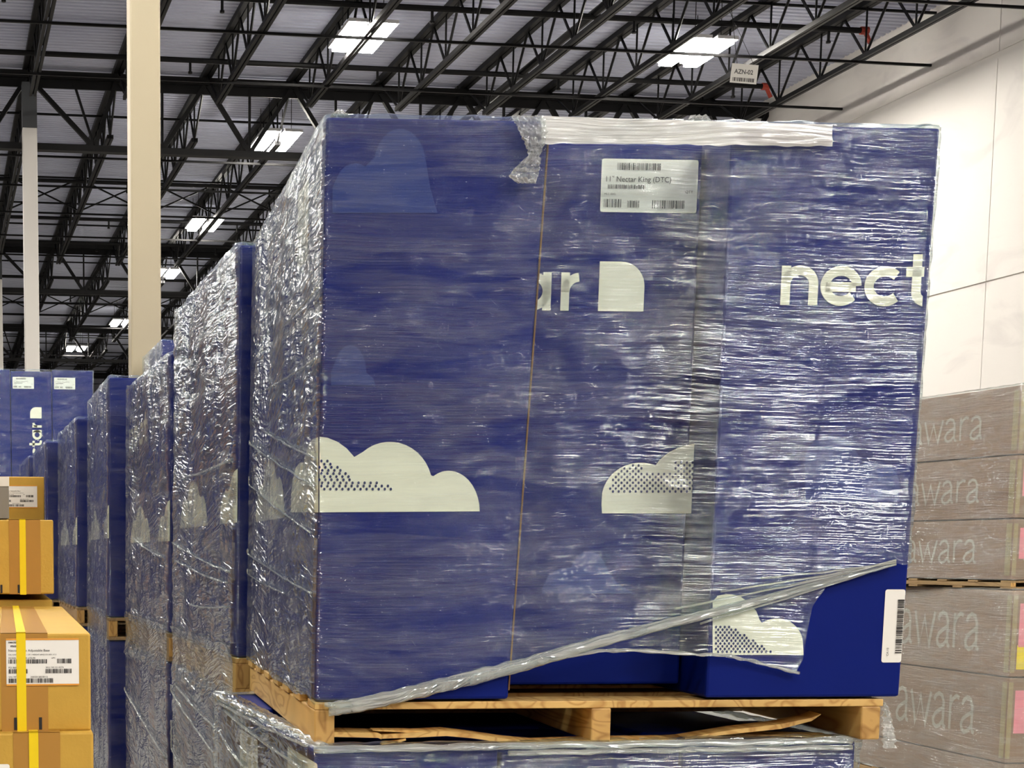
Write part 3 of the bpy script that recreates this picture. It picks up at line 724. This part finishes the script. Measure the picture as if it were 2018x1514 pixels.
# doubled film band along the top, white glare put into its haze
grid = []
for i in range(14):
    row = []
    for j in range(120):
        x = 1066 + (1640 - 1066) * j / 119; yt = 229 + (x - 1066) * .030; yb = 283 + (x - 1066) * .010 + 5 * smooth_noise(x * .03, 2, 2); y = yt + (yb - yt) * i / 13
        u, wz = A.pick_v(x, y, -.012); row.append((u, wz, .013 + .003 * smooth_noise(x * .02, i * .5, 4)))
    grid.append(row)
sheet('doubled_band', A, grid, fa, 'film_band')
# tufts of film standing over the top edge
def tuft(x0, x1, yb, h, sd):
    grid = []
    for i in range(9):
        row = []
        for j in range(20):
            f = j / 19; x = x0 + (x1 - x0) * f; hh = h * math.sin(math.pi * f) ** .7 * (1 + .35 * smooth_noise(f * 6, sd, 1)); y = yb - hh * i / 8
            u, wz = A.pick_v(x, y, 0); row.append((u, wz, -.01 + .012 * smooth_noise(i * .6, j * .8, sd)))
        grid.append(row)
    sheet('film_tuft', A, grid, fa, 'film_bunched')
tuft(652, 690, 228, 15, 3.0); tuft(1350, 1412, 244, 22, 5.0); tuft(1120, 1190, 234, 5, 7.0)

# ------------------------------------------------------------------ generic wrapped load
POS = []
def load(fr, W, D, H, where, level, lean_top=None, ncol=3, nrow=3, filmres=.014, hidden=True, side_prints=True, ckeys=None, front_film='film_front', side_film='film_side', group='blue mattress cartons on the pallets'):
    bs = {}
    cw = W / ncol; rd = D / nrow
    for ci in range(ncol):
        for ri in range(nrow):
            if hidden and ci > 0 and ri > 0: continue
            t = empty('mattress_box', fr.w(cw * (ci + .5), rd * (ri + .5), .003),
                      'blue mattress carton, %s load, %s, %s' % (level, where, ('front left corner', 'left side middle', 'left side rear')[ri] if ci == 0 else ('front middle', 'front right')[ci - 1] if ncol == 3 else 'front, %s from the left' % ORD[ci]), 'box', group)
            body(fr, cw * ci + .003, cw * (ci + 1) - .003, rd * ri + .003, rd * (ri + 1) - .003, .003, H - .01 * ((ci + ri) % 2), 'blue_card', t); bs[(ci, ri)] = t
            if ci == 0 and side_prints:
                side_cloud(fr, .003, rd * ri + .003, .335 * H, t, flip=(ri == 1), vmax=rd - .006, scale=min(1, rd / .3 * .95))
    f = empty('stretch_film', fr.w(W / 2, D / 2, 0), 'clear stretch film round the %s load of the %s' % (level, where), 'stretch film', 'film wraps on the row of blue loads')
    film('wrap', fr, W, D, H, f, res=filmres, amp=.005, seed=fr.o[1] + fr.o[2], mat_f=front_film, mat_s=side_film)
    return bs, f

# lower load of the nearest stack
L1 = Frame(.640, 2.845, -.05, -.8, 0)
W1 = 1.02
where = 'nearest stack'
b1, f1 = load(L1, W1, 1.14, 1.206, where, 'lower', filmres=.009, side_prints=False, hidden=False)
fl = Frame(0, 0, 0, 0)
pallet(L1, 1.01, 1.10, .098, 'wooden floor pallet under the lower load of the nearest stack')
for (xa, ya, xb, yb, sd, tg) in ((568, 1471, 627, 1497, 21, (0, 0)), (474, 1437, 509, 1448, 31, (0, 1))):
    va, wa = L1.pick_u(xb, yb, .003); vb, wb2 = L1.pick_u(xa, ya, .003); hh = .13; LL = (vb - va) / .172
    qa = lambda x, y, e=EPS: L1.w(.003 - e, vb - x * LL, wb2 - hh + y * hh / .091)
    ship_label(qa, lambda x, y: qa(x, y, 2 * EPS), b1[tg], seed=sd)
m = MB(); poly_on(m, [L1.w(.14 + .06 * math.cos(R(a)), .003 - EPS, 1.105 + .05 * math.sin(R(a))) for a in range(0, 360, 20)]); m.build('faint_cloud_print', 'faint_print', b1[(0, 0)])
# folds of film lying over its upper edge and the loose end hanging at the right of the upper pallet
for k, (a, b, wz, rr) in enumerate((((.0, -.01), (1.0, -.012), 1.208, .007), ((.35, -.014), (1.0, -.014), 1.196, .005), ((.02, .0), (-.008, 1.1), 1.210, .009))):
    pts = [L1.w(a[0] + (b[0] - a[0]) * i / 60, a[1] + (b[1] - a[1]) * i / 60, wz + .003 * smooth_noise(i * .2, k, 1)) for i in range(61)]
    m = MB(); m.tube(pts, [rr * (1 + .4 * smooth_noise(i * .4, k, 5)) for i in range(61)], 7); m.uv = [(i // 7 * .018, (i % 7) * .006) for i in range(len(m.v))]
    m.build('rolled_edge', 'film_bunched', f1, smooth=True)
grid = []
for i in range(24):
    y = 1385 + 90 * i / 23; row = []
    for j in range(12):
        x = 1739 + (6 + 22 * (i / 23) ** .6 + (5 * smooth_noise(i * .5, 2, 2))) * j / 11; u, wz = PF.pick_v(x, y, .02)
        row.append((u, wz, -.02 + .012 * smooth_noise(i * .5, j * .9, 6)))
    grid.append(row)
sheet('loose_end', PF, grid, f1, 'film_bunched')

def strand(fr, u, pts, rad, parent, seed=0):
    P3 = []
    for i in range(31):
        f = i / 30; x = pts[0] + (pts[2] - pts[0]) * f; y = pts[1] + (pts[3] - pts[1]) * f + 4 * math.sin(math.pi * f)
        v, wz = fr.pick_u(x, y, u); v = min(max(v, 0), 1.12 if fr is L1 else 1.17); P3.append(fr.w(u + .002 * smooth_noise(i * .3, seed, 2), v, wz + .003 * smooth_noise(i * .25, seed, 6)))
    m = MB(); m.tube(P3, [rad * (.6 + .8 * abs(smooth_noise(i * .4, seed, 9))) for i in range(31)], 5); m.uv = [(i // 5 * .02, (i % 5) * .004) for i in range(len(m.v))]
    m.build('gathered_strand', 'film_bunched', parent, smooth=True)
for k, q in enumerate(((488, 872, 627, 962), (520, 850, 628, 905), (478, 945, 612, 1050), (474, 1082, 618, 1172), (472, 1120, 560, 1170), (560, 640, 630, 560), (520, 770, 630, 700))): strand(A, -.010, q, .0028, fa, k)
for k, q in enumerate(((428, 1384, 622, 1478), (440, 1400, 590, 1512), (430, 1440, 480, 1512))): strand(L1, -.012, q, .0045, f1, k + 20)
# stacks going back
stacks = [  # X left, Y front, top z upper, yaw, name
    (.728, 4.13, 2.243, -.6, 'second stack back'),
    (.735, 5.42, 2.13, .2, 'third stack back'),
    (.672, 6.77, 2.19, -1.2, 'fourth stack back'),
    (.650, 8.08, 2.13, 0, 'fifth stack back'),
    (.585, 9.35, 2.10, 0, 'sixth stack back'),
    (.560, 10.65, 2.09, 0, 'seventh stack back')]
SB = []
for k, (X, Y, zt, yaw, nm) in enumerate(stacks):
    Fu = Frame(X, Y, 1.235, yaw, .008); Fl = Frame(X, Y, -.04, yaw, 0)
    bu, fu = load(Fu, 1.02, 1.19, zt - 1.235, nm, 'upper', filmres=.013 if k < 2 else .02, hidden=k > 0, front_film='film_plain'); bl, fl_ = load(Fl, 1.02, 1.19, 1.18, nm, 'lower', filmres=.016 if k < 2 else .025, front_film='film_plain')
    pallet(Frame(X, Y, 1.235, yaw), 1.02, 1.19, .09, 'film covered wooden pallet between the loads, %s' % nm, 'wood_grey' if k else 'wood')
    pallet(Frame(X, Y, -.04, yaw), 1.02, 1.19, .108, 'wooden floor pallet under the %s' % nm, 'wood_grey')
    SB.append((Fu, bu, fu, Fl, bl, fl_))
for k, q in enumerate(((335, 1068, 452, 1128), (345, 1105, 448, 1150), (352, 945, 455, 905), (372, 1192, 448, 1196))): strand(SB[0][0], -.012, q, .004, SB[0][2], k + 40)
for k, q in enumerate(((322, 1340, 425, 1490), (345, 1350, 430, 1440), (300, 1390, 350, 1500))): strand(SB[0][3], -.014, q, .005, SB[0][5], k + 60)
for k, q in enumerate(((262, 1060, 318, 1098), (240, 1350, 330, 1500))): strand(SB[1][0 if k == 0 else 3], -.014, q, .005, SB[1][2 if k == 0 else 5], k + 80)
# word on the side of the third stack
Fu, bu = SB[1][0], SB[1][1]
m = MB(); vv, ww = Fu.pick_u(253, 890, 0.003); letters(m, 'nect', lambda x, y: Fu.w(.003 - EPS, 1.165 - x, ww + y), .082, .22, GEO, 1.9, 0); m.build('lettering', 'white_print', bu[(0, 2)])
# film pulled from one load to the pallet below it
for k in range(3):
    Fu, bu, fu, Fl, bl, fl_ = SB[k]
    grid = []
    for i in range(30):
        row = []
        for j in range(50):
            v = 1.19 * j / 49; f = i / 29; wz = .03 - .16 * f + .01 * smooth_noise(v * 5, f * 2, k)
            row.append((v, wz, .008 + .010 * math.sin(math.pi * f) * (-1) + .005 * smooth_noise(v * 14, f * 5, k + 3)))
        grid.append(row)
    m = MB()
    for i in range(30):
        for j in range(50):
            v, wz, d = grid[i][j]; m.v.append(Fu.w(-.006 - max(0, d), v, wz)); m.uv.append((v, wz))
    for i in range(29):
        for j in range(49):
            a = i * 50 + j; m.f.append((a, a + 1, a + 51, a + 50)); m.mi.append(0)
    m.build('skirt', 'film_side', fu, smooth=True)

# ------------------------------------------------------------------ tall loads far back
def tall(fr, W, D, H, base_h, nm, ncol, face_text):
    bs, f = load(fr, W, D, H, nm, 'top', ncol=ncol, nrow=1, filmres=.04, hidden=False, side_prints=False, front_film='film_plain')
    lw = Frame(fr.o[0], fr.o[1], -.03, 0); b2, f2 = load(lw, W, D, base_h + .03 - .12, nm, 'bottom', ncol=ncol, nrow=1, filmres=.06, hidden=False, side_prints=False)
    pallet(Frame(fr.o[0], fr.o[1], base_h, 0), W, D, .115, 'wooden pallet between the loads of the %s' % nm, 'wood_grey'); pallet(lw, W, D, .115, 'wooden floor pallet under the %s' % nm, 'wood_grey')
    cw = W / ncol
    if face_text:
        for ci in range(ncol):
            t = bs[(ci, 0)]
            ship_label(lambda x, y: fr.w(cw * ci + .02 + x * 1.08, .002 - EPS, H - .16 + y * 1.1), lambda x, y: fr.w(cw * ci + .02 + x * 1.08, .002 - 2 * EPS, H - .16 + y * 1.1), t, seed=50 + ci)
            if ci in (ncol - 2,):
                m = MB(); xh = .083; e = letters(m, 'nectar', lambda x, y: fr.w(cw * ci + .27 - y, .002 - EPS, .32 + x), xh, .24, GEO, 1.0, 0)
                dlogo(m, lambda x, y: fr.w(cw * ci + .27 - y, .002 - EPS, .32 + x), e + .025, .0, .1); m.build('lettering', 'white_print', t)
far = Frame(1.366 - 5 * .362, 15.0, 1.85, 0)
tall(far, 5 * .362, 1.1, 1.23, 1.85, 'three-high blue stack at far left', 5, True)
far2 = Frame(1.625, 12.3, 1.85, 0)
tall(far2, 1.05, 1.15, 1.175, 1.85, 'tall stack behind the third', 3, False)

# ------------------------------------------------------------------ tan cartons at the left
def tan_box(x1px, ytop, ybot, Y, D, yaw, label, strap_x=None, lab=None, slots=(), Wd=.55, strap_w=.012):
    p = atY(x1px, ytop, Y); q = atY(x1px, ybot, Y); H = p[2] - q[2]
    fr = Frame(p[0], Y, q[2], yaw)
    t = empty('adjustable_base_box', fr.w(-Wd / 2, D / 2, 0), label, 'box', 'tan cartons with yellow straps')
    m = MB(); m.box(-Wd, 0, 0, D, 0, H, fr); m.build('carton', 'cardboard', t, bevel=.003)
    if strap_x:
        us = fr.pick_v(strap_x, ytop, 0)[0]
        m = MB(); a, b = us - strap_w / 2, us + strap_w / 2; e = .0018
        m.box(a, b, -e, 0, -.001, H + e, fr); m.box(a, b, -e, D + e, H, H + e, fr); m.box(a, b, D, D + e, 0, H + e, fr); m.build('strap', 'strap', t)
        m = MB(); rect(m, lambda x, y: fr.w(x, -EPS * .5, y), us - .026, .0, us + .034, H); rect(m, lambda x, y: fr.w(x, y, H + EPS * .5), us - .026, 0, us + .034, D); m.build('packing_tape', 'cardboard_tape', t)
    for sx in slots:
        us = fr.pick_v(sx, ybot, 0)[0]; m = MB(); rect(m, lambda x, y: fr.w(x, -EPS, y), us - .002, .002, us + .002, .018); m.build('hand_slot', 'ink', t)
    if lab:
        x0, y0, x1, y1 = lab; a = fr.pick_v(x0, y1, 0); c = fr.pick_v(x1, y0, 0); LW, LH = c[0] - a[0], c[1] - a[1]
        pl = lambda x, y: fr.w(a[0] + x * LW, -EPS, a[1] + y * LH); pl2 = lambda x, y: fr.w(a[0] + x * LW, -1.4 * EPS, a[1] + y * LH)
        m = MB(); rect(m, pl, 0, 0, 1, 1); lb = m.build('carton_label', 'label_paper', t)
        m = MB(); rect(m, pl2, 0, 0, 1, .035); rect(m, pl2, 0, .965, 1, 1); m.build('orange_border', 'orange_edge', lb)
        m = MB(); r = LW / LH
        T = lambda s, x, y, h, sx=1.0, b=0: text(m, pl2, s, x, y, h, sx / r, 0, b)
        T('nectar', .03, .90, .05, 1.2, .02); T('move', .06, .82, .055, 1.2, .02); T('Nectar Move Adjustable Base', .03, .725, .05, 1.05)
        T('CAL KING SPLIT, PCS 1 OF 1 WEIGHT 60KG/132 LBS/1.5CU', .03, .645, .03, .95); T('MODEL: FEATHER LITE-PK', .03, .57, .036); T('UPC', .62, .57, .034)
        barcode(m, pl2, .03, .47, .57, .56, 44, 0, 3); barcode(m, pl2, .70, .47, .90, .57, 20, 0, 5)
        T('PO: B00', .03, .37, .036); T('SKU: NK121-527A', .54, .37, .036); barcode(m, pl2, .03, .26, .30, .355, 26, 0, 8); barcode(m, pl2, .54, .26, .90, .355, 36, 0, 9)
        T('S/N: MF12', .03, .17, .036); T('200320-2855B113', .33, .17, .036); barcode(m, pl2, .03, .06, .66, .155, 54, 0, 12)
        m.build('label_printing', 'ink', lb)
    return t, fr, H
tan_box(178, 1248, 1440, 2.16, 1.07, -2.2, 'tan carton with yellow strap and large white label, at the left below the others', 41, (13, 1258, 155, 1352), (31, 80))
t0, f0, h0 = tan_box(184, 1443, 1640, 2.14, 1.07, -2.0, 'lowest tan carton with yellow strap at the bottom left corner', 66, None, ())
m = MB(); a = f0.pick_v(19, 1506, 0); rect(m, lambda x, y: f0.w(x, -EPS, y), a[0] - .09, a[1] - .06, a[0], a[1], 0, .003); m.build('carton_label', 'label_paper', t0)
tan_box(105, 1025, 1171, 3.24, 1.07, -1.5, 'tan carton with yellow strap and no label, in the second pile back', 44, None, (3, 37))
tt, ft, ht = tan_box(103, 1182, 1330, 3.26, 1.07, -1.5, 'tan carton mostly hidden just under the plain strapped one', None)
tan_box(87, 940, 1030, 4.36, 1.0, 0, 'tan carton with a white label on top of the rear pile, upper left', None, (0, 957, 73, 1001))
# further cartons below so nothing floats
def plain_tan(px, Y, ztop, D, yaw, label, n):
    zb = -.05; X = px
    h = (ztop - zb) / n
    for i in range(n):
        t = empty('adjustable_base_box', (X - .27, Y + D / 2, zb + i * h), label % ORD[i], 'box', 'tan cartons with yellow straps')
        m = MB(); m.box(X - .55, X, Y, Y + D, zb + i * h + .001, zb + (i + 1) * h); m.build('carton', 'cardboard', t, bevel=.003)
z0 = atY(184, 1640, 2.14)[2]; plain_tan(.19, 2.145, z0, 1.07, 0, 'tan carton out of view in the front pile, %s from the floor', 7)
z0 = atY(103, 1330, 3.26)[2]; plain_tan(.214, 3.265, z0, 1.05, 0, 'tan carton hidden in the second pile back, %s from the floor', 8)
z0 = atY(87, 1030, 4.36)[2]; plain_tan(.255, 4.38, z0, 1.0, 0, 'tan carton hidden in the rear pile, %s from the floor', 9)
for k, (X, Y) in enumerate(((.20, 2.15), (.22, 3.27), (.26, 4.38))):
    pallet(Frame(X - .56, Y, -.05, 0), .56, 1.05, .098, 'wooden floor pallet under the %s pile of tan cartons' % ('front', 'middle', 'rear')[k], 'wood_grey')
# white board lying over the middle pile, left edge
p = atY(18, 940, 3.5); q = atY(18, 978, 3.5)
m = MB(); m.box(p[0] - .3, p[0], 3.5, 3.9, q[2] + .02, p[2]); m.box(p[0] - .3, p[0] - .001, 3.502, 3.9, atY(18, 1022, 3.5)[2], q[2] + .02, mi=1)
t = m.build('packing_board', ['white_sheet', 'grey_sheet'], loc=(p[0] - .15, 3.7, q[2])); tag(t, 'white topped grey packing piece at the left edge on the plain strapped carton', 'packing piece')

# ------------------------------------------------------------------ brown wrapped loads at the right
def brown(fr, W, D, rowsz, level, xh, text_v, word, sxs=1.0):
    w = 0.0; tape = .05
    for ri, h in enumerate(rowsz):
        t = empty('mattress_box', fr.w(W / 2, D / 2, w), 'brown mattress carton, %s layer from the bottom of the %s brown load' % (ORD[ri], level), 'box', 'brown cartons by the white wall')
        m = MB(); m.box(0, W, 0, D, w + .004, w + h - .004, fr); m.build('carton', 'kraft', t, bevel=.006)
        m = MB()
        if h > .3: letters(m, 'awara', lambda x, y: fr.w(-EPS, text_v - x, w + h * .28 + y), xh, .12, HUM, sxs, 0); m.build('lettering', 'kraft_print', t)
        m = MB(); rect(m, lambda x, y: fr.w(-EPS, x, y), .015, w + .03, .065, w + h - .03); rect(m, lambda x, y: fr.w(x, -EPS, y), .0, w + .03, .03, w + h - .03); m.build('packing_tape', 'kraft_tape', t)
        m = MB(); rect(m, lambda x, y: fr.w(x, -EPS, y), .045, w + h * .35, .25, w + h * .85); m.build('pink_label', 'pink_paper', t)
        if level == 'lower' and ri == 2: m = MB(); rect(m, lambda x, y: fr.w(x, -EPS, y), .04, w + .05, .25, w + .20); m.build('yellow_label', 'yellow_paper', t)
        w += h
    f = empty('stretch_film', fr.w(W / 2, D / 2, 0), 'dull clear film round the %s brown load by the white wall' % level, 'stretch film')
    film('wrap', fr, W, D, w, f, res=.04, amp=.008, mat_f='film_brown', mat_s='film_brown', seed=fr.o[2]); return w
BU = Frame(6.58, 9.56, 1.324, 3.5)
brown(BU, 1.02, 1.94, [.382, .391, .424], 'upper', .143, 1.07, 'awara', 1.28)
BL = Frame(6.53, 9.45, -.03, -3)
brown(BL, 1.02, 1.94, [.22, .537, .538], 'lower', .225, 1.34, 'awara', 1.10)
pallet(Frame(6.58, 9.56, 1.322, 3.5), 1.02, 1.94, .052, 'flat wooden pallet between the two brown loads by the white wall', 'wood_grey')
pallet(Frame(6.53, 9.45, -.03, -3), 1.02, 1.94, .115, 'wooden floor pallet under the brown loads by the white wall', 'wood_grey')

# ------------------------------------------------------------------ unseen stock added in the aisles to darken the film's reflections
def stock(X, Y, Wd, D, n, h, label):
    pallet(Frame(X, Y, -.03, 0), Wd, D, .115, 'wooden pallet under the %s' % label, 'wood_grey')
    for i in range(n):
        t = empty('mattress_box', (X + Wd / 2, Y + D / 2, -.03 + i * h), 'brown carton, %s from the floor, %s' % (ORD[i], label), 'box', 'brown stock added outside the picture')
        m = MB(); m.box(X, X + Wd, Y, Y + D, -.028 + i * h, -.032 + (i + 1) * h); m.build('carton', 'kraft', t, bevel=.006)
for k, (X, Y) in enumerate(((-2.7, 7.0), (-2.7, 9.8), (-2.75, 12.6), (-2.7, 4.2))): stock(X, Y, 1.2, 2.4, 4, .56, '%s stack added along the left aisle, out of view' % ORD[k])
for k, X in enumerate((-7.2, -4.2, -1.2, 1.8, 4.8, 7.8)): stock(X, -5.2, 2.6, 1.2, 5, .56, '%s stack added behind the camera' % ORD[k])
for k, Y in enumerate((-1.5, 1.8)): stock(6.6, Y, 1.2, 2.6, 4, .56, '%s stack added right of the camera' % ORD[k])
